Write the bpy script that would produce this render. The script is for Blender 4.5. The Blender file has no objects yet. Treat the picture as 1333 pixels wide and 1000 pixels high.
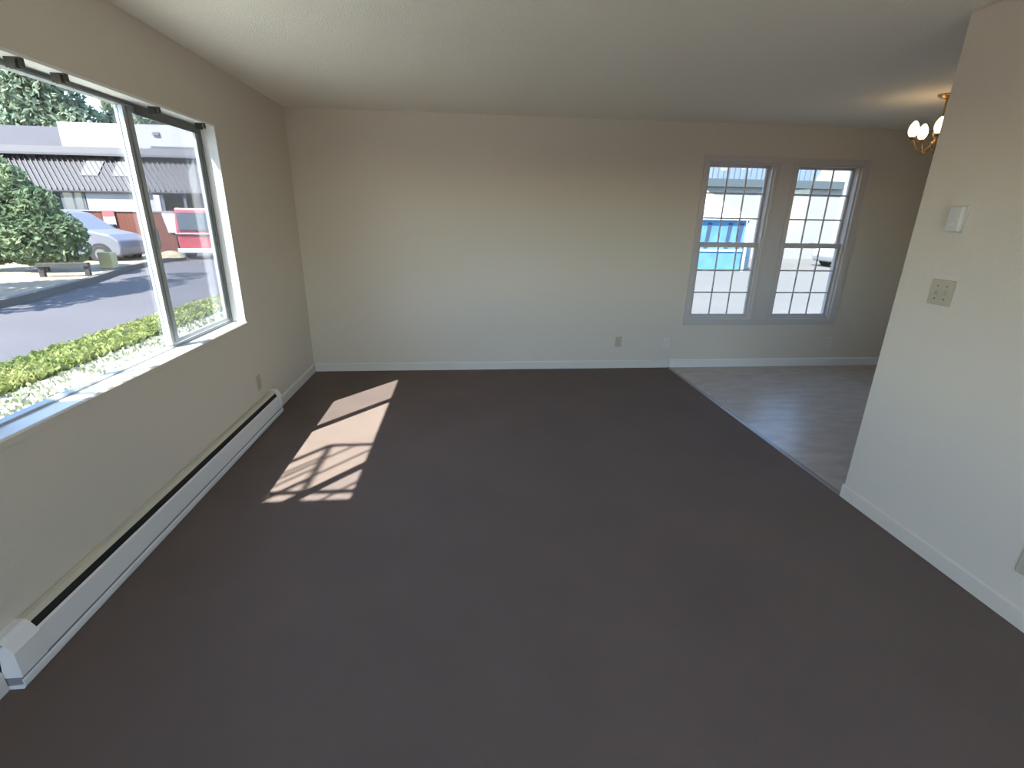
import bpy, bmesh, math, random
from mathutils import Vector, Matrix
random.seed(7)
SC = bpy.context.scene
COL = SC.collection
PI = math.pi

# ------------------------------------------------------------------ camera
cam_d = bpy.data.cameras.new('camera'); cam = bpy.data.objects.new('camera', cam_d); COL.objects.link(cam)
YAW, PITCH, ROLL = 0.0970, -0.3293, 0.0173
fwd = Vector((math.sin(YAW)*math.cos(PITCH), math.cos(YAW)*math.cos(PITCH), math.sin(PITCH)))
right = Vector((math.cos(YAW), -math.sin(YAW), 0)); up = right.cross(fwd)
r2 = math.cos(ROLL)*right + math.sin(ROLL)*up; u2 = -math.sin(ROLL)*right + math.cos(ROLL)*up
M = Matrix((r2, u2, -fwd)).transposed().to_4x4(); M.translation = (0, 0, 1.5517)
cam.matrix_world = M
cam_d.sensor_fit = 'HORIZONTAL'; cam_d.sensor_width = 36; cam_d.lens = 634.96/1333*36
cam_d.clip_start = .05; cam_d.clip_end = 400
SC.camera = cam

# ------------------------------------------------------------------ sky, sun, exposure
SUN = Vector((0.50, 0.61, -1.0)).normalized()
world = bpy.data.worlds.new('sky'); SC.world = world; world.use_nodes = True
wn = world.node_tree; wn.nodes.clear()
wo = wn.nodes.new('ShaderNodeOutputWorld'); wb = wn.nodes.new('ShaderNodeBackground')
sky = wn.nodes.new('ShaderNodeTexSky'); sky.sky_type = 'NISHITA'; sky.sun_disc = False
sky.sun_elevation = math.asin(-SUN.z); sky.sun_rotation = math.atan2(-SUN.x, -SUN.y)
sky.air_density = 1.0; sky.dust_density = .4; sky.ozone_density = 2.5
wn.links.new(sky.outputs[0], wb.inputs[0]); wn.links.new(wb.outputs[0], wo.inputs[0])
wb.inputs[1].default_value = 1.0
sd = bpy.data.lights.new('sun', 'SUN'); sd.energy = 30; sd.angle = math.radians(.53); sd.color = (1, .97, .93)
so = bpy.data.objects.new('sun', sd); COL.objects.link(so); so.rotation_euler = SUN.to_track_quat('-Z', 'Y').to_euler()
so.location = (-12, -12, 22)
vs = SC.view_settings
SC.display_settings.display_device = 'sRGB'
vs.view_transform = 'Standard'; vs.look = 'None'; vs.gamma = 1; vs.use_curve_mapping = False; vs.exposure = 0.0
SC.cycles.max_bounces = 14; SC.cycles.diffuse_bounces = 8; SC.cycles.transparent_max_bounces = 16
SC.cycles.caustics_reflective = False; SC.cycles.caustics_refractive = False
SC.cycles.sample_clamp_indirect = 8
SC.cycles.use_denoising = True

# ------------------------------------------------------------------ materials
def mat(name, col, rough=.6, metal=0, var=0, vscale=8, bump=0, bscale=60, spec=.5, col2=None, detail=4, mapping=None):
    m = bpy.data.materials.new(name); m.use_nodes = True; nt = m.node_tree; b = nt.nodes['Principled BSDF']
    b.inputs['Base Color'].default_value = (*col, 1); b.inputs['Roughness'].default_value = rough
    b.inputs['Metallic'].default_value = metal; b.inputs['Specular IOR Level'].default_value = spec
    tc = nt.nodes.new('ShaderNodeTexCoord'); src = tc.outputs['Object']
    if mapping:
        mp = nt.nodes.new('ShaderNodeMapping'); mp.inputs['Scale'].default_value = mapping
        nt.links.new(src, mp.inputs[0]); src = mp.outputs[0]
    if var or col2:
        n = nt.nodes.new('ShaderNodeTexNoise'); n.inputs['Scale'].default_value = vscale; n.inputs['Detail'].default_value = detail
        nt.links.new(src, n.inputs['Vector'])
        r = nt.nodes.new('ShaderNodeValToRGB'); r.color_ramp.elements[0].position = .3; r.color_ramp.elements[1].position = .7
        c1 = col if col2 else tuple(c*(1-var) for c in col); c2 = col2 if col2 else tuple(min(1, c*(1+var)) for c in col)
        r.color_ramp.elements[0].color = (*c1, 1); r.color_ramp.elements[1].color = (*c2, 1)
        nt.links.new(n.outputs['Fac'], r.inputs[0]); nt.links.new(r.outputs[0], b.inputs['Base Color'])
    if bump:
        n = nt.nodes.new('ShaderNodeTexNoise'); n.inputs['Scale'].default_value = bscale; n.inputs['Detail'].default_value = 3
        nt.links.new(src, n.inputs['Vector'])
        bp = nt.nodes.new('ShaderNodeBump'); bp.inputs['Strength'].default_value = bump; bp.inputs['Distance'].default_value = .01
        nt.links.new(n.outputs['Fac'], bp.inputs['Height']); nt.links.new(bp.outputs[0], b.inputs['Normal'])
    return m

def glass(name, tint=(.95, .97, .97), refl=1.0):
    m = bpy.data.materials.new(name); m.use_nodes = True; nt = m.node_tree; nt.nodes.clear()
    o = nt.nodes.new('ShaderNodeOutputMaterial'); t = nt.nodes.new('ShaderNodeBsdfTransparent'); g = nt.nodes.new('ShaderNodeBsdfGlossy')
    f = nt.nodes.new('ShaderNodeFresnel'); ge = nt.nodes.new('ShaderNodeNewGeometry'); mr = nt.nodes.new('ShaderNodeMapRange'); mr.inputs['To Min'].default_value = 1.45; mr.inputs['To Max'].default_value = 1/1.45
    nt.links.new(ge.outputs['Backfacing'], mr.inputs['Value']); nt.links.new(mr.outputs[0], f.inputs[0])
    t.inputs[0].default_value = (*tint, 1); g.inputs['Roughness'].default_value = .02; g.inputs[0].default_value = (refl, refl, refl, 1)
    x = nt.nodes.new('ShaderNodeMixShader'); nt.links.new(f.outputs[0], x.inputs[0]); nt.links.new(t.outputs[0], x.inputs[1])
    nt.links.new(g.outputs[0], x.inputs[2]); nt.links.new(x.outputs[0], o.inputs[0]); return m

def mesh_screen(name, col, opacity):
    m = bpy.data.materials.new(name); m.use_nodes = True; nt = m.node_tree; nt.nodes.clear()
    o = nt.nodes.new('ShaderNodeOutputMaterial'); t = nt.nodes.new('ShaderNodeBsdfTransparent'); g = nt.nodes.new('ShaderNodeBsdfDiffuse')
    g.inputs[0].default_value = (*col, 1)
    x = nt.nodes.new('ShaderNodeMixShader'); x.inputs[0].default_value = opacity
    nt.links.new(t.outputs[0], x.inputs[1]); nt.links.new(g.outputs[0], x.inputs[2]); nt.links.new(x.outputs[0], o.inputs[0]); return m

def emis(name, col, s):
    m = bpy.data.materials.new(name); m.use_nodes = True; b = m.node_tree.nodes['Principled BSDF']
    b.inputs['Base Color'].default_value = (.9, .85, .75, 1)
    b.inputs['Emission Color'].default_value = (*col, 1); b.inputs['Emission Strength'].default_value = s; return m

MT = dict(
    wall=mat('painted_wall', (.685, .625, .535), .75, bump=.12, bscale=90),
    ceil=mat('textured_ceiling', (.86, .82, .73), .9, bump=.6, bscale=150),
    carpet=mat('brown_carpet', (.226, .177, .152), .95, var=.05, vscale=2.2, bump=.9, bscale=420, spec=.1),
    vinyl=mat('mottled_vinyl', (.40, .345, .295), .33, bump=.05, bscale=9, col2=(.55, .485, .42), vscale=5, mapping=(1, 2.2, 1)),
    white=mat('white_trim_paint', (.80, .80, .77), .45),
    trim=mat('wall_trim_paint', (.72, .69, .63), .5),
    casing=mat('casing_paint', (.57, .535, .515), .45),
    alu=mat('aluminium_frame', (.42, .45, .46), .4, metal=.35),
    alud=mat('dark_track', (.14, .15, .15), .5, metal=.3),
    glass=glass('window_glass'), glass2=glass('sash_glass', (.90, .92, .94)),
    screen=mesh_screen('insect_mesh', (.62, .66, .72), .16),
    brk=mat('tarnished_steel', (.09, .09, .075), .45, metal=.6),
    heat=mat('heater_enamel', (.84, .83, .82), .4), heatc=mat('cream_enamel', (.64, .60, .48), .45),  # heatc: duller cream for the heater back plate
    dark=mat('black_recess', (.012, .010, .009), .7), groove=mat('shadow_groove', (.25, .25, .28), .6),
    almond=mat('almond_plastic', (.50, .455, .345), .4), plastic=mat('white_plastic', (.68, .68, .665), .4),
    slot=mat('outlet_slot', (.05, .045, .04), .6),
    brass=mat('aged_brass', (.42, .25, .10), .3, metal=1), bulb=emis('warm_bulb', (1, .70, .36), 7),
    strip=mat('metal_strip', (.35, .32, .30), .35, metal=.7),
    asphalt=mat('sunlit_asphalt', (.051, .047, .052), .9, var=.10, vscale=.6, bump=.3, bscale=8),
    conc=mat('pale_concrete', (.072, .070, .065), .9, var=.06, vscale=.5),
    kerb=mat('kerb_concrete', (.07, .062, .055), .9, var=.1, vscale=2), verge=mat('dry_verge', (.20, .155, .10), .95, var=.25, vscale=2.5),
    bounce_patio=mat('bounce_concrete', (.38, .35, .31), .9, var=.05),
    soil=mat('pale_gravel', (.42, .42, .36), .95, var=.2, vscale=5), shadowk=mat('kerb_face', (.03, .028, .03), .9),
    white_wall=mat('white_cladding', (.24, .235, .23), .8, var=.04, vscale=.6), greyw=mat('grey_cladding', (.10, .105, .11), .8),
    bluew=mat('blue_grey_metal_siding', (.085, .115, .155), .6, var=.15, vscale=1.2, mapping=(6, 1, .3)),
    band=mat('dark_fascia', (.035, .045, .05), .6), fence=mat('red_brown_fence', (.085, .018, .008), .85, var=.2, vscale=1.5, mapping=(4, 1, .3)),
    fcap=mat('pale_fence_cap', (.15, .14, .15), .8), shingle=mat('grey_shingle', (.040, .037, .042), .9, var=.12, vscale=6),
    fascia=mat('pale_fascia', (.10, .094, .097), .7), gutter=mat('grey_gutter', (.055, .055, .065), .6),
    ribd=mat('dark_roof_panel', (.009, .009, .014), .6), ribl=mat('pale_roof_rib', (.023, .022, .028), .6),
    patch=mat('sunlit_roof_patch', (.062, .062, .062), .5), under=mat('under_roof', (.04, .045, .05), .9),
    signw=mat('white_sign', (.30, .30, .30), .6), signr=mat('red_sign', (.30, .05, .05), .6),
    silver=mat('silver_paint', (.10, .105, .125), .35, spec=.6), red=mat('red_paint', (.26, .035, .05), .35), wht=mat('white_paint', (.30, .30, .31), .35),
    cglass=mat('car_glass', (.06, .075, .09), .08), tyre=mat('tyre_rubber', (.012, .012, .014), .8), hub=mat('wheel_alloy', (.13, .13, .13), .4, metal=.4),
    bark=mat('tree_bark', (.06, .045, .035), .9, var=.3), wood=mat('weathered_dark_timber', (.035, .03, .028), .9, var=.3),
    yellow=mat('pale_yellow_concrete', (.36, .32, .16), .85),
    tarpb=mat('blue_fabric', (.045, .13, .26), .8, var=.2, vscale=2), tarpd=mat('navy_opening', (.012, .03, .07), .8), tarpw=mat('white_canvas', (.30, .36, .37), .7),
    barrel=mat('pale_blue_barrel', (.10, .16, .20), .5), extw=mat('outside_stucco', (.40, .38, .34), .9),
    rail=mat('railing_paint', (.10, .09, .08), .6),
)
def leafmat(name, c1, c2):
    m = mat(name, c1, .7, col2=c2, spec=.2, vscale=1.7, detail=6); nt = m.node_tree
    b = nt.nodes['Principled BSDF']; o = nt.nodes['Material Output']; tr = nt.nodes.new('ShaderNodeBsdfTranslucent'); x = nt.nodes.new('ShaderNodeMixShader'); x.inputs[0].default_value = .4
    nt.links.new(b.inputs['Base Color'].links[0].from_socket, tr.inputs[0]); nt.links.new(b.outputs[0], x.inputs[1]); nt.links.new(tr.outputs[0], x.inputs[2]); nt.links.new(x.outputs[0], o.inputs[0])
    return m
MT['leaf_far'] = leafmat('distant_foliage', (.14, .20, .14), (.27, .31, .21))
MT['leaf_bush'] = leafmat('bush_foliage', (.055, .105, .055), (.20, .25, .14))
MT['leaf_grass'] = leafmat('clover_grass', (.12, .165, .04), (.27, .28, .10))
MT['leaf_dry'] = leafmat('pale_groundcover', (.14, .17, .10), (.25, .25, .16))

# ------------------------------------------------------------------ helpers
class MB:
    def __init__(s): s.v = []; s.f = []; s.mi = []
    def quad(s, *p, mi=0):
        n = len(s.v); s.v += [tuple(a) for a in p]; s.f.append(tuple(range(n, n+len(p)))); s.mi.append(mi)
    def box(s, x0, x1, y0, y1, z0, z1, mi=0):
        if x0 > x1: x0, x1 = x1, x0
        if y0 > y1: y0, y1 = y1, y0
        if z0 > z1: z0, z1 = z1, z0
        n = len(s.v)
        s.v += [(x0, y0, z0), (x1, y0, z0), (x1, y1, z0), (x0, y1, z0), (x0, y0, z1), (x1, y0, z1), (x1, y1, z1), (x0, y1, z1)]
        for q in ((0, 3, 2, 1), (4, 5, 6, 7), (0, 1, 5, 4), (1, 2, 6, 5), (2, 3, 7, 6), (3, 0, 4, 7)):
            s.f.append(tuple(n+i for i in q)); s.mi.append(mi)
    def prism(s, prof, axis, a, b, mi=0):
        """prof: list of 2-D points in the two other axes (in order), extruded along axis from a to b"""
        def P(u, v, w): return {'x': (w, u, v), 'y': (u, w, v), 'z': (u, v, w)}[axis]
        n = len(s.v); k = len(prof)
        s.v += [P(u, v, a) for u, v in prof] + [P(u, v, b) for u, v in prof]
        s.f.append(tuple(n+i for i in reversed(range(k)))); s.mi.append(mi)
        s.f.append(tuple(n+k+i for i in range(k))); s.mi.append(mi)
        for i in range(k):
            j = (i+1) % k; s.f.append((n+i, n+j, n+k+j, n+k+i)); s.mi.append(mi)
    def tube(s, pts, r, seg=10, mi=0, caps=True):
        pts = [Vector(p) for p in pts]; n = len(s.v); rs = r if isinstance(r, (list, tuple)) else [r]*len(pts)
        ref = None
        for i, p in enumerate(pts):
            d = (pts[min(i+1, len(pts)-1)] - pts[max(i-1, 0)]).normalized()
            if ref is None: ref = d.orthogonal().normalized()
            ref = (ref - d*ref.dot(d)).normalized(); o = d.cross(ref)
            for k in range(seg):
                a = 2*PI*k/seg; s.v.append(tuple(p + (ref*math.cos(a) + o*math.sin(a))*rs[i]))
        for i in range(len(pts)-1):
            for k in range(seg):
                k2 = (k+1) % seg; s.f.append((n+i*seg+k, n+i*seg+k2, n+(i+1)*seg+k2, n+(i+1)*seg+k)); s.mi.append(mi)
        if caps:
            s.f.append(tuple(n+k for k in reversed(range(seg)))); s.mi.append(mi)
            m = n+(len(pts)-1)*seg; s.f.append(tuple(m+k for k in range(seg))); s.mi.append(mi)
    def lathe(s, prof, c=(0, 0, 0), seg=20, mi=0):
        """prof (r, z) pairs around a vertical axis at c"""
        n = len(s.v)
        for r, z in prof:
            for k in range(seg):
                a = 2*PI*k/seg; s.v.append((c[0]+r*math.cos(a), c[1]+r*math.sin(a), c[2]+z))
        for i in range(len(prof)-1):
            for k in range(seg):
                k2 = (k+1) % seg; s.f.append((n+i*seg+k, n+i*seg+k2, n+(i+1)*seg+k2, n+(i+1)*seg+k)); s.mi.append(mi)
        s.f.append(tuple(n+k for k in reversed(range(seg)))); s.mi.append(mi)
        m = n+(len(prof)-1)*seg; s.f.append(tuple(m+k for k in range(seg))); s.mi.append(mi)
    def build(s, name, mats, parent=None, bevel=0, smooth=False, loc=None):
        me = bpy.data.meshes.new(name); me.from_pydata(s.v, [], s.f)
        for m in (mats if isinstance(mats, (list, tuple)) else [mats]): me.materials.append(m)
        for p, i in zip(me.polygons, s.mi): p.material_index = i; p.use_smooth = smooth
        bm = bmesh.new(); bm.from_mesh(me); bmesh.ops.recalc_face_normals(bm, faces=bm.faces); bm.to_mesh(me); bm.free()
        me.update(); o = bpy.data.objects.new(name, me); COL.objects.link(o)
        if parent is not None:
            o.parent = parent; o.location = -Vector(parent.location) if parent.get('_abs') else Vector((0, 0, 0))
        if loc is not None: o.location = loc
        if bevel:
            b = o.modifiers.new('bevel', 'BEVEL'); b.width = bevel; b.segments = 2; b.limit_method = 'ANGLE'
        return o

def tag(o, label=None, cat=None, group=None, kind=None):
    if label: o['label'] = label
    if cat: o['category'] = cat
    if group: o['group'] = group
    if kind: o['kind'] = kind
    return o
def thing(name, label, cat, loc=(0, 0, 0), rz=0, group=None, kind=None):
    o = bpy.data.objects.new(name, None); COL.objects.link(o); o.location = loc; o.rotation_euler.z = rz
    o.empty_display_size = .1
    return tag(o, label, cat, group, kind)
def copy_tree(o, parent=None):
    c = o.copy(); COL.objects.link(c); c.parent = parent
    for ch in list(o.children): copy_tree(ch, c)
    return c
def panel_cells(axis, w0, w1, us, vs_, holes):
    """slab from w0 to w1 along axis, gridded by us, vs_ ; cells whose centre is in a hole (u0,u1,v0,v1) stay open"""
    m = MB()
    us = sorted(set(us + [h[0] for h in holes] + [h[1] for h in holes])); vv = sorted(set(vs_ + [h[2] for h in holes] + [h[3] for h in holes]))
    def solid(i, j):
        if i < 0 or j < 0 or i >= len(us)-1 or j >= len(vv)-1: return False
        cu = (us[i]+us[i+1])/2; cv = (vv[j]+vv[j+1])/2
        return not any(h[0] < cu < h[1] and h[2] < cv < h[3] for h in holes)
    def P(u, v, w): return (w, u, v) if axis == 'x' else (u, w, v)
    for i in range(len(us)-1):
        for j in range(len(vv)-1):
            if not solid(i, j): continue
            a, b, c, d = us[i], us[i+1], vv[j], vv[j+1]
            for w in (w0, w1): m.quad(P(a, c, w), P(b, c, w), P(b, d, w), P(a, d, w))
            if not solid(i-1, j): m.quad(P(a, c, w0), P(a, d, w0), P(a, d, w1), P(a, c, w1))
            if not solid(i+1, j): m.quad(P(b, c, w0), P(b, d, w0), P(b, d, w1), P(b, c, w1))
            if not solid(i, j-1): m.quad(P(a, c, w0), P(b, c, w0), P(b, c, w1), P(a, c, w1))
            if not solid(i, j+1): m.quad(P(a, d, w0), P(b, d, w0), P(b, d, w1), P(a, d, w1))
    return m
def welded(o):
    bm = bmesh.new(); bm.from_mesh(o.data); bmesh.ops.remove_doubles(bm, verts=bm.verts, dist=1e-5)
    bmesh.ops.recalc_face_normals(bm, faces=bm.faces); bm.to_mesh(o.data); bm.free(); return o
def struct(o): o['kind'] = 'structure'; return o

# ------------------------------------------------------------------ room shell
XL, YB, XR, YE, ZC = -1.578, 5.024, 2.231, 2.365, 2.44
YF = -1.6                      # wall behind the camera
XD = 4.98                      # far side wall of the dining corner
WY0, WY1, WZ0, WZ1 = 1.02, 3.616, 0.812, 2.066        # big side window opening (finished faces)
LX = XL - .125                 # outer face of the left wall
BH = [(2.395, 3.085, .545, 2.10), (3.325, 4.01, .545, 2.10)]    # two openings in the back wall

w = panel_cells('x', LX, XL, [YF, YB+.14], [-.5, 5.6], [(WY0-.012, WY1+.012, WZ0-.02, WZ1+.012)]).build('wall_left', MT['wall']); struct(welded(w))
w = panel_cells('y', YB, YB+.14, [LX, XD+.14], [-.5, 2.62], BH).build('wall_back', MT['wall']); struct(welded(w))
m = MB(); m.box(XR, XR+.125, YF, YE, 0, ZC); struct(m.build('wall_right', MT['wall'], bevel=.006))
FD = (-1.15, 1.35, .02, 2.08)         # unseen glazed door, added behind the camera to let daylight in
w = panel_cells('y', YF-.14, YF, [LX, XD+.14], [-.5, 2.62], [FD]).build('wall_front', MT['wall']); struct(welded(w))
DW = (1.5, 3.1, .9, 2.06)             # unseen window, added for more daylight in the dining corner
w = panel_cells('x', XD, XD+.14, [YF, YB], [-.5, 2.62], [DW]).build('wall_dining', MT['wall']); struct(welded(w))
m = MB(); m.box(XL, XD, YF, YB, ZC, ZC+.18); struct(m.build('ceiling', MT['ceil']))
m = MB(); m.box(XL, XR-.004, YF, YB, -.12, 0); m.box(XR-.004, XR+.06, YF, YE-.06, -.12, 0); struct(m.build('floor', MT['carpet']))
m = MB(); m.box(XR+.02, XD, YE-.06, YB, -.12, -.002); m.box(XR+.06, XD, YF, YE-.06, -.12, -.002); struct(m.build('floor_dining', MT['vinyl']))
m = MB(); m.prism([(XR-.014, 0), (XR+.028, -.003), (XR+.02, .004), (XR+.002, .006)], 'y', YE, YB); struct(m.build('trim_1', MT['strip']))

def base(name, prof_axis, a, b, w, s, h=.085, t=.012, mt='trim'):
    m = MB(); pr = [(w, 0), (w+s*t, 0), (w+s*t, h-.012), (w+s*t*.4, h), (w, h)]
    m.prism(pr, prof_axis, a, b); return struct(m.build(name, MT[mt]))
base('baseboard_left', 'y', 3.905, YB, XL, 1)
m = MB(); m.prism([(XL, 0), (XL+.012, 0), (XL+.012, .073), (XL+.005, .085), (XL, .085)], 'y', YF, 1.383); struct(m.build('baseboard_left', MT['trim']))
m = MB(); m.prism([(YB, 0), (YB-.012, 0), (YB-.012, .073), (YB-.005, .085), (YB, .085)], 'x', XL+.012, XR-.005); struct(m.build('baseboard_back', MT['trim']))
m = MB(); m.prism([(YB, 0), (YB-.012, 0), (YB-.012, .083), (YB-.004, .092), (YB, .092)], 'x', XR+.005, XD); struct(m.build('baseboard_dining', MT['white']))
m = MB(); m.prism([(XR, 0), (XR-.012, 0), (XR-.012, .073), (XR-.004, .085), (XR, .085)], 'y', YF, YE); struct(m.build('baseboard_right', MT['wall']))

# ------------------------------------------------------------------ big side window
w1 = thing('window_1', 'wide aluminium side window with sliding panes over the baseboard heater', 'window', kind='structure')
m = MB()   # white lining boards of the opening
XO = LX - .005
m.box(XO, XL+.001, WY1, WY1+.012, WZ0-.02, WZ1+.012); m.box(XO, XL+.001, WY0-.012, WY0, WZ0-.02, WZ1+.012)
m.box(XO, XL+.001, WY0, WY1, WZ1, WZ1+.012)
m.build('window_lining', MT['white'], w1)
m = MB(); m.prism([(XO, WZ0-.02), (XO, WZ0), (XL+.003, WZ0), (XL+.006, WZ0-.003), (XL+.002, WZ0-.02)], 'y', WY0-.01, WY1+.01)
m.build('window_sill', MT['white'], w1)
m = MB(); m.prism([(XL-.001, WZ0-.004), (XL+.009, WZ0-.004), (XL+.012, WZ0-.008), (XL+.010, WZ0-.034), (XL-.001, WZ0-.040)], 'y', WY0-.01, WY1+.008); m.build('window_apron', MT['wall'], w1)
FX0, FX1 = XL-.128, XL-.088     # frame depth
m = MB()
m.box(FX0, FX1, WY0, WY1, WZ0, WZ0+.010); m.box(FX0, FX1, WY0, WY1, WZ1-.022, WZ1)
m.box(FX0, FX1, WY0, WY0+.022, WZ0+.022, WZ1-.022); m.box(FX0, FX1, WY1-.022, WY1, WZ0+.022, WZ1-.022)
m.build('window_frame', MT['alu'], w1)
m = MB()   # dark inner tracks
m.box(FX1, FX1+.006, 2.96, WY1-.004, WZ1-.05, WZ1-.004); m.box(FX1, FX1+.006, WY1-.03, WY1-.004, WZ0+.01, WZ1-.05)
m.box(FX1, FX1+.006, WY0+.01, 2.96, WZ1-.014, WZ1-.002)
m.build('window_track', MT['alud'], w1)
def sash(y0, y1, x0, x1, sw=.032, gm='glass2'):
    z0, z1 = WZ0+.018, WZ1-.020
    m = MB(); m.box(x0, x1, y0, y0+sw, z0, z1); m.box(x0, x1, y1-sw, y1, z0, z1)
    m.box(x0, x1, y0+sw, y1-sw, z0, z0+sw*.7); m.box(x0, x1, y0+sw, y1-sw, z1-sw*.7, z1)
    o = m.build('window_sash', MT['alu'], w1)
    xm = (x0+x1)/2; g = MB(); g.box(xm-.002, xm+.002, y0+sw, y1-sw, z0+sw*.7, z1-sw*.7); g.build('pane', MT[gm], o)
    return o
sash(2.915, WY1-.026, XL-.112, XL-.094)            # right sliding sash
sash(WY0+.026, 1.70, XL-.112, XL-.094)             # left sliding sash
m = MB(); m.box(XL-.126, XL-.113, 2.865, 2.935, WZ0+.018, WZ1-.02); m.box(XL-.113, XL-.09, 2.868, 2.892, WZ0+.018, WZ1-.02); m.box(XL-.126, XL-.108, 1.655, 1.73, WZ0+.018, WZ1-.02); m.build('window_mullion', MT['alu'], w1)
m = MB(); m.box(XL-.120, XL-.116, 1.73, 2.865, WZ0+.010, WZ1-.022); m.build('pane', MT['glass'], w1)
m = MB(); m.box(XL-.124, XL-.1235, 2.935, WY1-.022, WZ0+.022, WZ1-.022); m.build('insect_screen', MT['screen'], w1)
m = MB(); m.box(XL-.092, XL-.078, 2.925, 2.94, 1.36, 1.46); m.build('sash_latch', MT['alu'], w1, bevel=.003)

w4 = thing('added_window', 'unseen window added to the dining side wall for daylight', 'window', kind='structure')
m = MB(); m.box(XD+.06, XD+.1, DW[0], DW[0]+.04, DW[2], DW[3]); m.box(XD+.06, XD+.1, DW[1]-.04, DW[1], DW[2], DW[3]); m.box(XD+.06, XD+.1, DW[0]+.04, DW[1]-.04, DW[2], DW[2]+.04); m.box(XD+.06, XD+.1, DW[0]+.04, DW[1]-.04, DW[3]-.04, DW[3]); m.build('window_frame', MT['alu'], w4)
m = MB(); m.box(XD+.078, XD+.082, DW[0]+.04, DW[1]-.04, DW[2]+.04, DW[3]-.04); m.build('pane', MT['glass'], w4)
d1 = thing('added_door', 'unseen glazed door added behind the camera for daylight', 'door', kind='structure')
m = MB(); f_ = .05
m.box(FD[0], FD[0]+f_, YF-.1, YF-.03, FD[2], FD[3]); m.box(FD[1]-f_, FD[1], YF-.1, YF-.03, FD[2], FD[3]); m.box(FD[0]+f_, FD[1]-f_, YF-.1, YF-.03, FD[3]-f_, FD[3]); m.box(FD[0]+f_, FD[1]-f_, YF-.1, YF-.03, FD[2], FD[2]+f_)
m.box(.07, .13, YF-.1, YF-.03, FD[2]+f_, FD[3]-f_); m.build('door_frame', MT['alu'], d1)
for a, b in ((FD[0]+f_, .07), (.13, FD[1]-f_)):
    m = MB(); m.box(a, b, YF-.068, YF-.064, FD[2]+f_, FD[3]-f_); m.build('pane', MT['glass'], d1)

brk_names = [(2.19, 'metal blind bracket under the window head, nearest the camera'), (2.40, 'metal blind bracket under the window head, second from the camera'),
             (3.03, 'metal blind bracket under the window head just past the mullion'), (3.50, 'metal blind bracket at the far top corner of the side window')]
def bracket():
    t = thing('blind_bracket', 'b', 'bracket', group='blind brackets along the window head')
    m = MB(); m.box(-.055, -.004, -.012, .012, -.003, 0); m.box(-.007, -.004, -.012, .012, -.030, -.003); m.build('bracket_plate', MT['brk'], t)
    m = MB(); m.box(-.055, -.02, -.010, -.007, -.035, -.003); m.box(-.055, -.02, .007, .010, -.035, -.003); m.box(-.024, -.02, -.010, .010, -.035, -.022); m.build('bracket_clip', MT['brk'], t)
    return t
b0 = bracket()
for i, (y, lb) in enumerate(brk_names):
    o = b0 if i == 0 else copy_tree(b0)
    o.location = (XL+.002, y, WZ1); o['label'] = lb

# ------------------------------------------------------------------ double hung windows in the back wall
def hung(name, label, h):
    x0, x1, z0, z1 = h; t = thing(name, label, 'window', kind='structure')
    ya, yb = YB+.012, YB+.115
    m = MB(); f = .018
    m.box(x0, x0+f, ya, yb, z0, z1); m.box(x1-f, x1, ya, yb, z0, z1); m.box(x0+f, x1-f, ya, yb, z1-f, z1); m.box(x0+f, x1-f, ya, yb, z0, z0+f)
    m.build('window_frame', MT['casing'], t)
    zm = 1.315
    def half(nm, za, zb, y0, y1, bot, top):
        s = .026; m = MB()
        m.box(x0+f, x0+f+s, y0, y1, za, zb); m.box(x1-f-s, x1-f, y0, y1, za, zb)
        m.box(x0+f+s, x1-f-s, y0, y1, za, za+bot); m.box(x0+f+s, x1-f-s, y0, y1, zb-top, zb)
        so_ = m.build(nm, MT['casing'], t)
        gx0, gx1, gz0, gz1 = x0+f+s, x1-f-s, za+bot, zb-top; ym = (y0+y1)/2
        g = MB(); g.box(gx0, gx1, ym-.002, ym+.002, gz0, gz1); g.build('pane', MT['glass'], so_)
        g = MB(); b = .0075
        for k in (1, 2):
            xx = gx0+(gx1-gx0)*k/3; g.box(xx-b, xx+b, ym-.010, ym-.003, gz0, gz1)
            zz = gz0+(gz1-gz0)*k/3; g.box(gx0, gx1, ym-.011, ym-.004, zz-b, zz+b)
        g.build('muntin_grid', MT['casing'], so_)
    half('upper_sash', zm-.018, z1-f, YB+.075, YB+.10, .040, .022)
    half('lower_sash', z0+f, zm+.026, YB+.045, YB+.07, .026, .050)
    m = MB(); xc = (x0+x1)/2; m.box(xc-.025, xc+.025, YB+.035, YB+.06, zm+.018, zm+.03); m.build('sash_lock', MT['casing'], t, bevel=.003)
    return t
hung('window_2', 'left of the two gridded double hung windows in the back wall', BH[0])
hung('window_3', 'right of the two gridded double hung windows in the back wall', BH[1])
m = MB()
X0, X1, Z0, Z1 = BH[0][0], BH[1][1], BH[0][2], BH[0][3]; cw = .055; yc0, yc1 = YB-.014, YB
m.box(X0-cw, X0, yc0, yc1, Z0, Z1+cw); m.box(X1, X1+cw+.02, yc0, yc1, Z0, Z1+cw); m.box(X0, X1, yc0, yc1, Z1, Z1+cw)
m.box(BH[0][1], BH[1][0], yc0+.003, yc1, Z0, Z1)
m.box(X0-cw-.01, X1+cw+.03, YB-.02, yc1, Z0-.02, Z0); m.box(X0-cw, X1+cw+.02, yc0+.002, yc1, Z0-.07, Z0-.02)
struct(m.build('trim_2', MT['casing'], bevel=.003))
m = MB(); m.box(BH[0][1]+.03, BH[0][1]+.05, yc0-.003, yc0+.004, Z0, Z1); m.box(BH[1][0]-.05, BH[1][0]-.03, yc0-.003, yc0+.004, Z0, Z1); struct(m.build('trim_3', MT['casing']))

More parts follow.
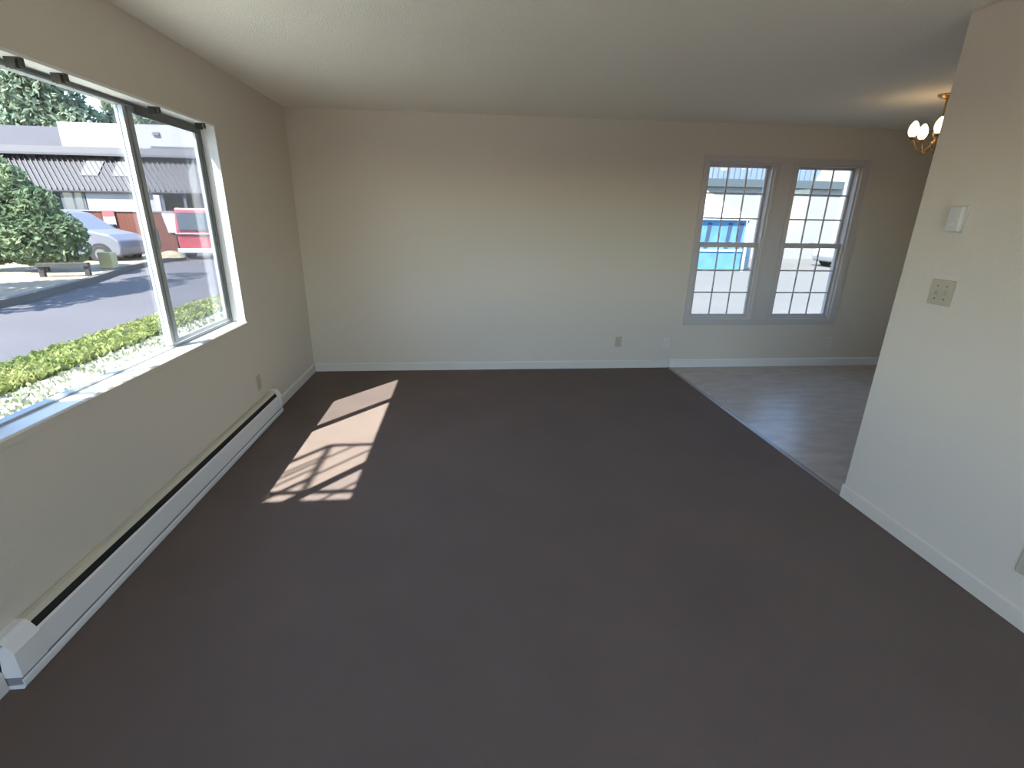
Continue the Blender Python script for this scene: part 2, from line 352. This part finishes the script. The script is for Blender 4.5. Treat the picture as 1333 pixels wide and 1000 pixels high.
# ------------------------------------------------------------------ baseboard heater
ht = thing('baseboard_heater', 'long white metal electric baseboard heater on the carpet under the side window', 'heater', (XL, 2.65, 0))
HA, HB = 1.385-2.65, 3.895-2.65
m = MB(); m.prism([(0, .012), (.004, .012), (.004, .2), (.03, .2), (.044, .186), (.040, .182), (.028, .194), (0, .194)], 'y', HA, HB); m.build('back_plate', MT['heatc'], ht)
m = MB(); m.prism([(.058, .162), (.064, .154), (.064, .052), (.061, .050), (.061, .150), (.054, .159)], 'y', HA+.004, HB-.004); m.build('front_panel', MT['heat'], ht)
m = MB(); m.prism([(.005, .02), (.050, .02), (.050, .150), (.036, .178), (.005, .190)], 'y', HA+.02, HB-.02); m.build('heating_element', MT['dark'], ht)
m = MB(); m.prism([(.0, .0), (.058, .0), (.066, .012), (.066, .034), (.061, .040), (.061, .018), (.0, .014)], 'y', HA, HB); m.build('bottom_lip', MT['heat'], ht)
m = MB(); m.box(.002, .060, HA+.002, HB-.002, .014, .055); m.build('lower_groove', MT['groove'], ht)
for a, b in ((HA, HA+.105), (HB-.045, HB)):
    m = MB(); m.prism([(0, .050), (.066, .050), (.068, .054), (.068, .152), (.046, .19), (.032, .203), (0, .203)], 'y', a, b); m.build('end_cap', MT['heat'], ht)

# ------------------------------------------------------------------ plates on the walls
def place_outlet(label, group, pos, rz, mt='almond'):
    t = thing('power_outlet', label, 'outlet', pos, rz, group)      # faces local -y
    m = MB(); m.box(-.035, .035, -.006, 0, -.0575, .0575); m.build('outlet_plate', MT[mt], t, bevel=.002)
    for dz in (-.02, .02):
        m = MB(); m.box(-.017, .017, -.009, -.005, dz-.014, dz+.014); r = m.build('socket', MT[mt], t, bevel=.003)
        m = MB(); m.box(-.008, -.006, -.0094, -.0085, dz-.003, dz+.006); m.box(.005, .007, -.0094, -.0085, dz-.003, dz+.005); m.box(-.002, .002, -.0094, -.0085, dz-.010, dz-.006); m.build('socket_slots', MT['slot'], r)
    m = MB(); m.tube([(0, -.005, 0), (0, -.0075, 0)], .003, 8); m.build('screw', MT['strip'], t)
    return t
G = 'power outlets low on the walls'
place_outlet('almond power outlet low on the back wall, left of the windows', G, (1.64, YB, .294), 0)
place_outlet('small white jack plate low on the back wall where carpet meets vinyl', G, (2.177, YB, .275), 0, 'trim')
place_outlet('outlet below the right corner of the right back window', G, (4.072, YB, .275), 0, 'trim')
place_outlet('almond outlet above the far end of the baseboard heater', G, (XL, 3.672, .33), PI/2)
place_outlet('outlet low on the right wall at the edge of the picture', G, (XR, 1.415, .272), -PI/2)
t = thing('thermostat', 'white wall thermostat above the light switch on the right wall', 'thermostat', (XR, 2.138, 1.577), -PI/2)
m = MB(); m.box(-.036, .036, -.006, 0, -.058, .058); m.build('thermostat_base', MT['plastic'], t, bevel=.002)
m = MB(); m.box(-.033, .033, -.030, -.006, -.055, .055); m.build('thermostat_cover', MT['plastic'], t, bevel=.006)
m = MB(); m.lathe([(.016, 0), (.016, .006), (.012, .008)], seg=20); d = m.build('dial', MT['plastic'], t); d.rotation_euler = (PI/2, 0, 0); d.location = (0, -.030, -.022)
t = thing('light_switch', 'almond two toggle light switch plate below the thermostat', 'light switch', (XR, 2.117, 1.25), -PI/2)
m = MB(); m.box(-.058, .058, -.006, 0, -.058, .058); m.build('switch_plate', MT['almond'], t, bevel=.002)
for dx in (-.023, .023):
    m = MB(); m.prism([(-.006, -.009), (-.006, .009), (-.016, .012 if dx > 0 else -.004), (-.016, .004 if dx > 0 else -.012)], 'x', dx-.005, dx+.005); m.build('toggle', MT['almond'], t)
    for dz in (-.03, .03): m = MB(); m.tube([(dx, -.005, dz), (dx, -.0075, dz)], .003, 8); m.build('screw', MT['brk'], t)

# ------------------------------------------------------------------ chandelier
ch = thing('chandelier', 'small brass chandelier with lit frosted shades hanging over the dining corner', 'chandelier', (3.475, 3.69, ZC))
m = MB(); m.lathe([(.062, 0), (.060, -.008), (.042, -.018), (.020, -.026), (.008, -.030)], seg=24); m.build('ceiling_canopy', MT['brass'], ch, smooth=True)
m = MB(); m.tube([(0, 0, -.02), (0, 0, -.22)], .006, 10); m.build('stem', MT['brass'], ch, smooth=True)
m = MB(); m.lathe([(.006, -.20), (.018, -.215), (.030, -.245), (.026, -.275), (.012, -.295), (.030, -.31), (.034, -.33), (.020, -.35), (.010, -.365), (.013, -.375), (.003, -.39)], seg=20); m.build('hub', MT['brass'], ch, smooth=True)
for k in range(5):
    a = math.radians(155+72*k); d = Vector((math.cos(a), math.sin(a), 0)); R_ = .155
    pts = []
    for i in range(15):
        s = i/14; rr = .02+(R_-.02)*s
        z = -.325 - .052*math.sin(PI*min(1, s*1.15)) + (.045*max(0, (s-.62)/.38)**1.5)
        pts.append(d*rr + Vector((0, 0, z)))
    m = MB(); m.tube(pts, .0045, 8); arm = m.build('arm', MT['brass'], ch, smooth=True)
    c = d*R_
    m = MB(); m.lathe([(.006, -.292), (.024, -.286), (.028, -.276), (.014, -.272), (.014, -.258)], (c.x, c.y, 0), 16); m.build('candle_cup', MT['brass'], arm, smooth=True)
    m = MB(); m.lathe([(.012, -.272), (.022, -.262), (.030, -.245), (.033, -.226), (.029, -.200), (.018, -.178), (.007, -.165)], (c.x, c.y, 0), 20)
    m.build('lamp_shade', MT['bulb'], ch, smooth=True)

# ------------------------------------------------------------------ outside: ground
GZ = -.5
def ground(name, pts, z, mt, thick=.1):
    m = MB(); m.prism(pts, 'z', z-thick, z); return struct(m.build(name, MT[mt]))
ground('ground', [(-160, -120), (160, -120), (160, 160), (-160, 160)], GZ-.03, 'asphalt')
ground('planting_bed', [(LX, -8), (LX, 40), (-5.35, 40), (-5.35, -8)], GZ+.02, 'soil')
ground('lawn_strip', [(-5.35, -8), (-5.35, 40), (-6.1, 40), (-6.1, -8)], GZ+.03, 'verge')
# verge beyond the road with a slanting kerb
kerb_line = [(-10.9, -10), (-10.5, 6), (-10.35, 12.2), (-11.2, 15.8), (-12.3, 19.2), (-12.9, 22.2), (-13.0, 24.6)]
vp = kerb_line + [(-40, 24.6), (-40, -10)]
ground('verge', vp, GZ+.12, 'verge', .18)
m = MB()
for (x0, y0), (x1, y1) in zip(kerb_line, kerb_line[1:]):
    m.prism([(x0+.12, y0), (x1+.12, y1), (x1-.08, y1), (x0-.08, y0)], 'z', GZ-.03, GZ+.14)
struct(m.build('kerb', MT['kerb']))
ground('bounce_patio', [(-7, -9), (7, -9), (7, YF-.14), (-7, YF-.14)], -.10, 'bounce_patio', .45)  # unseen pale slab, added to bounce sunlight up to the ceiling
ground('yard', [(XL, YB+.14), (60, YB+.14), (60, 60), (-1.6, 60)], GZ, 'conc', .05)

# ------------------------------------------------------------------ foliage
def leaves(cents, n, size, mt, name, parent=None, seed=1, up=0.):
    rnd = random.Random(seed); v = []; f = []
    vols = [c[1][0]*c[1][1]*c[1][2] for c in cents]
    for _ in range(n):
        (c, r) = rnd.choices(cents, vols)[0]
        while True:
            p = Vector((rnd.uniform(-1, 1), rnd.uniform(-1, 1), rnd.uniform(-1, 1)))
            if .25 < p.length < 1: break
        p = p.normalized()*(p.length**.4)
        q = Vector((c[0]+p.x*r[0], c[1]+p.y*r[1], c[2]+p.z*r[2]))
        a = Vector((rnd.gauss(0, 1), rnd.gauss(0, 1), rnd.gauss(0, 1)+up)).normalized(); b = a.orthogonal().normalized()
        b = (Matrix.Rotation(rnd.uniform(0, 6.28), 3, a) @ b); s = size*rnd.uniform(.6, 1.3); k = len(v)
        side = a.cross(b)
        v += [tuple(q - a*s), tuple(q + b*s*.45 + side*s*.08), tuple(q + a*s), tuple(q - b*s*.45 + side*s*.08)]
        f.append((k, k+1, k+2)); f.append((k, k+2, k+3))
    m = MB(); m.v = v; m.f = f; m.mi = [0]*len(f)
    return m.build(name, MT[mt], parent)
def tree(name, label, cat, loc, cents, n, size, mt, trunk_h, tr=.15, group=None, seed=1):
    t = thing(name, label, cat, loc, group=group)
    m = MB(); m.tube([(0, 0, -.1), (tr*.4, 0, trunk_h*.5), (0, tr*.3, trunk_h)], [tr, tr*.8, tr*.4], 10)
    for c, r in cents[:5]:
        m.tube([(0, 0, trunk_h*.45), (c[0]*.5, c[1]*.5, (trunk_h*.5+c[2])*.5), (c[0]*.8, c[1]*.8, c[2])], [tr*.45, tr*.3, tr*.12], 6)
    m.build('trunk', MT['bark'], t)
    leaves(cents, n, size, mt, 'foliage', t, seed)
    return t
# the bush on the verge
tree('evergreen_bush', 'broad green bush growing on the dry verge across the road', 'bush', (-13.75, 17.7, GZ+.12),
     [((0, 0, 1.1), (1.2, .9, .95)), ((-.6, .1, 1.9), (1.0, .8, 1.2)), ((.75, 0, 1.25), (.75, .6, .65)), ((.3, 0, 2.05), (.6, .6, .6)), ((-1.1, .1, 2.9), (.8, .7, .85)), ((-1.4, 0, 1.3), (1.2, .8, 1.1)), ((-.3, 0, 2.7), (.5, .5, .55)), ((.9, 0, .7), (.6, .5, .45))],
     11000, .105, 'leaf_bush', 1.8, .13, seed=3)
# street tree beyond the left of the frame, its crown shades the kerb
tree('street_tree', 'leafy street tree on the verge left of the bush, shading the kerb', 'tree', (-13.2, 11.0, GZ+.12),
     [((0, 0, 4.6), (1.9, 1.9, 1.5)), ((1.2, 1.4, 4.2), (1.3, 1.6, 1.0)), ((-1.2, -.6, 5.2), (1.4, 1.3, 1.2)), ((.6, 3.0, 5.3), (1.0, 1.7, .7)), ((.8, -1.5, 4.2), (1.2, 1.2, .9))],
     3200, .20, 'leaf_bush', 4.0, .2, seed=5)
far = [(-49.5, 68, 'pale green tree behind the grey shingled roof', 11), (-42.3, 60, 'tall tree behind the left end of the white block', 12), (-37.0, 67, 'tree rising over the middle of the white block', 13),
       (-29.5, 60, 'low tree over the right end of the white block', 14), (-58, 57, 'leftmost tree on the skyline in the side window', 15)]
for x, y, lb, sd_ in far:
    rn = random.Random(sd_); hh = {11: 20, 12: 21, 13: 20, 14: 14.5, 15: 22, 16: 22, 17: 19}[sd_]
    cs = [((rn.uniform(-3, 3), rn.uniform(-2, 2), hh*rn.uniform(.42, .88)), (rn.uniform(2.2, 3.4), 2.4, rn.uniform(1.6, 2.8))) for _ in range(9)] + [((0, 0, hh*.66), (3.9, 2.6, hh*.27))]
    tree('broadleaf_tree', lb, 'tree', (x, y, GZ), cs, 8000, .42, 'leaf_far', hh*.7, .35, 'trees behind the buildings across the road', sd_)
# ground cover strips by the house: tufts nobody could count
def strip(name, x0, x1, y0, y1, n, h, mt, label, seed):
    rnd = random.Random(seed); v = []; f = []
    for _ in range(n):
        y = y0+(y1-y0)*rnd.random()**1.4; x = rnd.uniform(x0, x1); s = h*rnd.uniform(.5, 1.3)
        a = rnd.uniform(0, 6.28); dx, dy = math.cos(a), math.sin(a); w_ = s*.35; k = len(v); lx, ly = rnd.gauss(0, .3)*s, rnd.gauss(0, .3)*s
        v += [(x-dx*w_*.4, y-dy*w_*.4, GZ+.02), (x+dx*w_*.4, y+dy*w_*.4, GZ+.02), (x+dx*w_+lx, y+dy*w_+ly, GZ+.02+s*.7), (x+lx*1.5, y+ly*1.5, GZ+.02+s), (x-dx*w_+lx, y-dy*w_+ly, GZ+.02+s*.7)]
        f.append((k, k+1, k+2, k+3, k+4))
    m = MB(); m.v = v; m.f = f; m.mi = [0]*len(f); o = m.build(name, MT[mt]); return tag(o, label, 'plants', kind='stuff')
strip('clover_grass', -6.15, -5.3, 3.5, 20, 22000, .10, 'leaf_grass', 'yellow green grass strip along the near edge of the road', 21)
strip('ground_cover', -5.25, -2.2, 3, 18, 14000, .055, 'leaf_dry', 'pale low ground cover between the house and the grass strip', 22)

# ------------------------------------------------------------------ outside: across the road
fn = thing('panel_fence', 'red brown board fence with pale cap behind the silver van', 'fence', (-18, 25, GZ+.0))
m = MB()
x = -8.0
while x < 4.6: m.box(x, x+.155, 0, .03, .14, 2.0); x += .16
m.build('fence_boards', MT['fence'], fn)
m = MB(); m.box(-8, 4.75, -.04, .07, 2.0, 2.07); m.build('fence_cap', MT['fcap'], fn)
for k in range(6):
    m = MB(); m.box(-8+k*2.3, -7.9+k*2.3, .03, .12, 0, 2.0); m.build('post', MT['fence'], fn)
def signthing(name, label, x, z, wd, hd, wb_, red=False, y=24.94):
    t = thing(name, label, 'sign', (x, y, z))
    m = MB(); m.prism([(-wb_/2, -hd/2), (wb_/2, -hd/2), (wd/2, hd/2), (-wd/2, hd/2)], 'y', -.012, .012); m.build('sign_panel', MT['signw'], t)
    if red: m = MB(); m.box(-wd/2, wd/2, -.018, -.012, hd*.12, hd/2); m.build('sign_header', MT['signr'], t)
    return t
signthing('warning_sign', 'white sign with a red header on the brown fence', -16.05, 1.22, .5, .62, .5, True)
signthing('notice_board', 'white tapering notice panel on the fence beside the red van', -13.42, 1.05, .74, .86, .42)
m = MB(); m.box(-14.1, -13.85, 25.15, 25.3, GZ, 2.25); tag(m.build('marker_post', MT['signw']), 'pale post rising above the fence behind the notice panel', 'post')

# carport building
cp = thing('carport_building', 'long low building with ribbed grey roof and pale fascia behind the fence', 'building', (-18, 30, GZ))
Z = lambda z: z-GZ
m = MB(); m.box(-7.5, 14, 3.2, 3.4, 0, Z(3.0)); m.build('wall', MT['under'], cp)
m = MB(); m.box(-2.2, 1.2, -.05, .15, 0, Z(2.45)); m.build('wall_panel', MT['white_wall'], cp)
fr = MB(); fr.box(-3.45, -2.25, -.06, .02, Z(1.4), Z(2.55)); f_ = fr.build('window', MT['gutter'], cp)
g_ = MB(); g_.box(-3.3, -2.85, -.075, -.06, Z(1.5), Z(2.42)); g_.box(-2.72, -2.38, -.075, -.06, Z(1.5), Z(2.42)); g_.build('pane', MT['cglass'], f_)
m = MB(); m.prism([(-.25, Z(2.45)), (-.25, Z(2.52)), (1.6, Z(4.35)), (1.6, Z(4.28))], 'x', -7.6, 14); m.build('roof_panel', MT['ribd'], cp)
rb = MB()
for k in range(44):      # lattice strips lying diagonally on the roof
    xa = -7.6+k*.27; L = 1.7
    p0 = Vector((xa, 1.55, Z(4.32))); p1 = Vector((xa+1.75, -.22, Z(2.55))); s_ = .055
    n_ = Vector((0, -.06, .06))
    for a_, b_ in ((p0, p1),):
        rb.quad(a_+n_, a_+n_+Vector((s_, 0, 0)), b_+n_+Vector((s_, 0, 0)), b_+n_); rb.quad(a_, a_+n_, b_+n_, b_); rb.quad(a_+Vector((s_, 0, 0)), a_+n_+Vector((s_, 0, 0)), b_+n_+Vector((s_, 0, 0)), b_+Vector((s_, 0, 0)))
tag(rb.build('roof_lattice', MT['ribl'], cp), kind='stuff')
for px_, wd in ((-2.6, .9), (-1.0, .9)):
    m = MB(); m.prism([(.55, Z(3.24)), (.55, Z(3.30)), (1.45, Z(4.2)), (1.45, Z(4.14))], 'x', px_, px_+wd)
    o = m.build('sun_patch', MT['patch'], cp); o.location.y = -.06; o.location.z = .03  # paler pieces standing in for patches of sunlight on the roof
m = MB(); m.box(-7.8, 14.2, 1.2, 1.7, Z(4.38), Z(4.80)); m.build('fascia', MT['fascia'], cp)
m = MB(); m.box(-7.8, 14.2, 1.1, 1.2, Z(4.36), Z(4.47)); m.build('gutter', MT['gutter'], cp)
for k in range(9):
    m = MB(); m.box(1.6+k*1.15, 1.75+k*1.15, -.1, .05, 0, Z(2.45)); m.build('post', MT['gutter'], cp)
m = MB(); m.box(-7.6, 14, 1.7, 7.8, Z(4.1), Z(4.38)); m.build('flat_roof', MT['fascia'], cp)

wb2 = thing('white_block', 'large plain white block rising behind the pale fascia', 'building', (-22, 38, GZ))
m = MB(); m.box(-4.3, 16, 0, 8, 0, Z(6.95)); m.build('wall', MT['white_wall'], wb2)
m = MB(); m.box(1.2, 4.0, -.03, .0, Z(5.3), Z(5.65)); m.build('window', MT['gutter'], wb2)
m = MB(); m.box(4.3, 5.6, -.03, .0, Z(5.3), Z(5.65)); m.build('window', MT['gutter'], wb2)
m = MB(); m.box(1.5, 1.9, -.1, .0, Z(6.3), Z(6.5)); m.build('vent', MT['fascia'], wb2)
gh = thing('shingled_house', 'house with a sloping grey shingled roof left of the white block', 'house', (-32, 39, GZ))
m = MB(); m.box(-9, 5.2, 1, 8, 0, Z(5.6)); m.build('wall', MT['greyw'], gh)
m = MB(); m.prism([(0, Z(5.55)), (5, Z(7.45)), (10, Z(5.55)), (10, Z(5.4)), (0, Z(5.4))], 'x', -9.5, 5.6); m.build('roof', MT['shingle'], gh)

# ------------------------------------------------------------------ vehicles
def vehicle(name, label, loc, rz, paint, prof, glassprof, L, W, wheels, wr, mirror=None):
    """prof: side outline (x forward, z); built about its centre line"""
    t = thing(name, label, name.split('_')[-1], loc, rz)
    m = MB(); m.prism(prof, 'y', -W/2, W/2); b = m.build('body', MT[paint], t, bevel=.07)
    g = MB(); g.prism(glassprof, 'y', -W/2-.004, W/2+.004); g.build('windows', MT['cglass'], t)
    for wx in wheels:
        for sy in (-1, 1):
            m = MB(); m.lathe([(wr*1.16, -.03), (wr*1.16, .02)], seg=24); o = m.build('wheel_arch', MT['tyre'], t)
            o.rotation_euler = (PI/2, 0, 0); o.location = (wx, sy*(W/2), wr*1.05)
            m = MB(); m.lathe([(wr*.9, -.11), (wr, -.07), (wr, .07), (wr*.9, .11)], seg=28); o = m.build('wheel', MT['tyre'], t); o.rotation_euler = (PI/2, 0, 0); o.location = (wx, sy*(W/2-.07), wr)
            m = MB(); m.lathe([(wr*.6, -.12), (wr*.6, .12)], seg=20); h_ = m.build('hubcap', MT['hub'], o)
    if mirror:
        for sy in (-1, 1):
            m = MB(); m.box(mirror[0]-.12, mirror[0]+.14, sy*(W/2+.02), sy*(W/2+.24), mirror[1], mirror[1]+.17); m.build('side_mirror', MT['tyre'], t, bevel=.03)
    return t
# silver van, nose to the right (+x), behind the bush
vehicle('silver_van', 'silver van parked behind the bush, front wheel visible', (-16.05, 22.4, GZ+.02), 0, 'silver',
        [(-2.3, .3), (2.35, .3), (2.42, .62), (2.36, .88), (2.05, 1.12), (1.25, 1.30), (.35, 1.92), (-.2, 2.02), (-2.1, 2.0), (-2.35, 1.5)],
        [(-2.1, 1.30), (1.02, 1.30), (.30, 1.82), (-.2, 1.90), (-2.0, 1.88)], 4.7, 1.85, (-1.45, 1.62), .36, (.98, 1.30))
vehicle('red_van', 'red van parked at the end of the road, seen through the sliding pane', (-12.05, 26.6, GZ-.03), PI/2, 'red',
        [(-2.2, .32), (2.2, .32), (2.3, .8), (2.2, 1.15), (1.9, 1.25), (1.55, 2.1), (1.2, 2.24), (-2.1, 2.24), (-2.25, 1.3)],
        [(-2.0, 1.35), (1.72, 1.35), (1.44, 2.0), (-1.95, 2.0)], 4.5, 1.9, (-1.4, 1.5), .36, None)
vehicle('white_car', 'white car parked beyond the yard, at the edge of the right back window', (19.6, 23.0, GZ), PI, 'wht',
        [(-2.1, .25), (2.15, .25), (2.25, .55), (2.15, .80), (1.2, .95), (.5, 1.42), (-1.1, 1.45), (-1.8, 1.0), (-2.2, .9)],
        [(-1.65, .98), (1.0, .98), (.42, 1.36), (-1.05, 1.38)], 4.4, 1.75, (-1.35, 1.4), .32, (.85, .95))
rv = bpy.data.objects['red_van']
m = MB(); m.box(-2.30, -2.22, -.78, .78, 1.30, 2.05); m.build('rear_window', MT['cglass'], rv)
m = MB(); m.box(-2.31, -2.24, -.95, .95, 1.12, 1.17); m.build('trim_strip', MT['wht'], rv, )
m = MB(); m.box(-2.38, -2.18, -.95, .95, .30, .50); m.build('bumper', MT['wht'], rv, bevel=.02)
# bits on the verge
t = thing('timber_barrier', 'low dark timber barrier on the verge in front of the bush', 'barrier', (-12.15, 16.35, GZ+.12), .30)
m = MB(); m.box(-.62, .62, -.12, .12, .30, .40); m.build('beam', MT['wood'], t)
for x_ in (-.55, .55): m = MB(); m.box(x_-.05, x_+.07, -.08, .08, 0, .30); m.build('post', MT['wood'], t)
m = MB(); m.box(-.22, .22, -.16, .16, 0, .55); o = m.build('concrete_block', MT['yellow'], bevel=.03); o.location = (-12.50, 18.85, GZ+.12)
tag(o, 'pale yellow concrete block on the kerb by the van wheel', 'block')
m = MB(); m.lathe([(.75, 0), (.6, .18), (.3, .32), (.06, .36)], seg=14); o = m.build('gravel_mound', MT['verge']); o.location = (-13.0, 23.6, GZ+.12); o.scale = (.8, .6, .8)
tag(o, 'pale mound of gravel on the verge in front of the fence', 'mound')

# ------------------------------------------------------------------ outside the back windows
MT['paleclad'] = mat('pale_cladding', (.155, .155, .152), .8, var=.04, vscale=.6)
nb = thing('white_building', 'white building with blue grey upper siding beyond the yard', 'building', (18, 28, GZ))
m = MB(); m.box(-9, 3.4, 0, 8, 0, Z(3.35)); m.build('wall', MT['paleclad'], nb)
m = MB(); x = -9.0
while x < 1.9: m.box(x, x+.26, .3, .5, Z(3.75), Z(6.8)); m.box(x+.26, x+.32, .36, .5, Z(3.75), Z(6.8)); x += .32
m.build('upper_siding', MT['bluew'], nb)
m = MB(); m.box(-9.1, 3.3, -.25, .3, Z(3.35), Z(3.75)); m.build('fascia', MT['band'], nb)
m = MB(); m.prism([(1.9, Z(3.75)), (3.4, Z(3.75)), (3.4, 0), (16, 0), (16, Z(7)), (4.4, Z(7)), (3.0, Z(6.2))], 'y', -.02, 8); m.build('gable_wall', MT['white_wall'], nb)
m = MB(); m.box(3.75, 4.0, -.06, -.02, Z(3.7), Z(4.25)); m.build('window', MT['band'], nb)

cs = thing('canopy_shelter', 'blue sided canopy shelter with a peaked white roof in the yard', 'shelter', (10.0, 21.6, GZ))
m = MB(); R_ = 2.0; e = 2.1; ap = 3.45
c4 = [(-R_, -R_*.6, e), (R_, -R_*.6, e), (R_, R_*.6, e), (-R_, R_*.6, e)]; A_ = (0, 0, ap)
for i in range(4): m.quad(c4[i], c4[(i+1) % 4], A_)
m.quad(*c4); m.build('roof', MT['tarpw'], cs)
m = MB(); m.box(-1.8, 1.75, -1.05, -1.0, .05, 2.08); m.box(1.70, 1.75, -1.0, 1.0, .05, 2.08); side_ = m.build('side_curtain', MT['tarpb'], cs)
for x_ in (.05, .95, 1.45):
    m = MB(); m.prism([(x_-.02, .95), (x_+.13, .95), (x_+.22, 1.98), (x_+.05, 1.98)], 'y', -1.07, -1.05); m.build('opening', MT['tarpd'], cs)
m = MB(); m.box(-1.8, 1.75, -1.09, -1.05, .82, .92); m.build('rail', MT['tarpw'], cs)
for sx in (-1.85, 1.85):
    for sy in (-1.1, 1.1): m = MB(); m.box(sx-.04, sx+.04, sy-.04, sy+.04, 0, e); m.build('leg', MT['alu'], cs)
m = MB(); m.lathe([(.40, 0), (.44, .05), (.45, .45), (.43, .5), (.45, .55), (.44, .98), (.36, 1.05)], seg=24); o = m.build('water_barrel', MT['barrel'], smooth=False); o.location = (12.25, 21.6, GZ)
tag(o, 'pale blue barrel standing at the right of the canopy shelter', 'barrel')

# ------------------------------------------------------------------ balcony of the flat above (its railing shadow falls on the carpet)
bl = thing('balcony', 'upstairs balcony with picket railing on the outside wall near the side window', 'balcony', (LX, .83, 2.76))
BX = -2.95-LX; EY = 2.52-.61*2.76-.83
m = MB(); m.box(BX-.04, 0, -3.0, EY, -.2, 0); m.build('slab', MT['extw'], bl)
RT = 1.21
m = MB(); m.box(BX-.014, BX+.014, -3.0, EY, RT-.03, RT); m.box(BX, 0, EY-.028, EY, RT-.03, RT)
m.box(BX-.015, BX+.015, -3.0, EY, .14, .17); m.box(BX, 0, EY-.035, EY-.005, .16, .19); m.build('handrail', MT['rail'], bl)
for k in range(14):
    y_ = EY-.02-k*.155
    m = MB(); m.box(BX-.007, BX+.007, y_-.007, y_+.007, 0, RT-.04); m.build('picket', MT['rail'], bl)
for k in range(1, 7):
    x_ = BX+k*(-BX)/7
    m = MB(); m.box(x_-.007, x_+.007, EY-.027, EY-.013, 0, RT-.04); m.build('picket', MT['rail'], bl)
for y_ in (-3.0, EY-.0):
    m = MB(); m.box(BX-.016, BX+.012, y_-.03, y_, 0, RT); m.build('post', MT['rail'], bl)
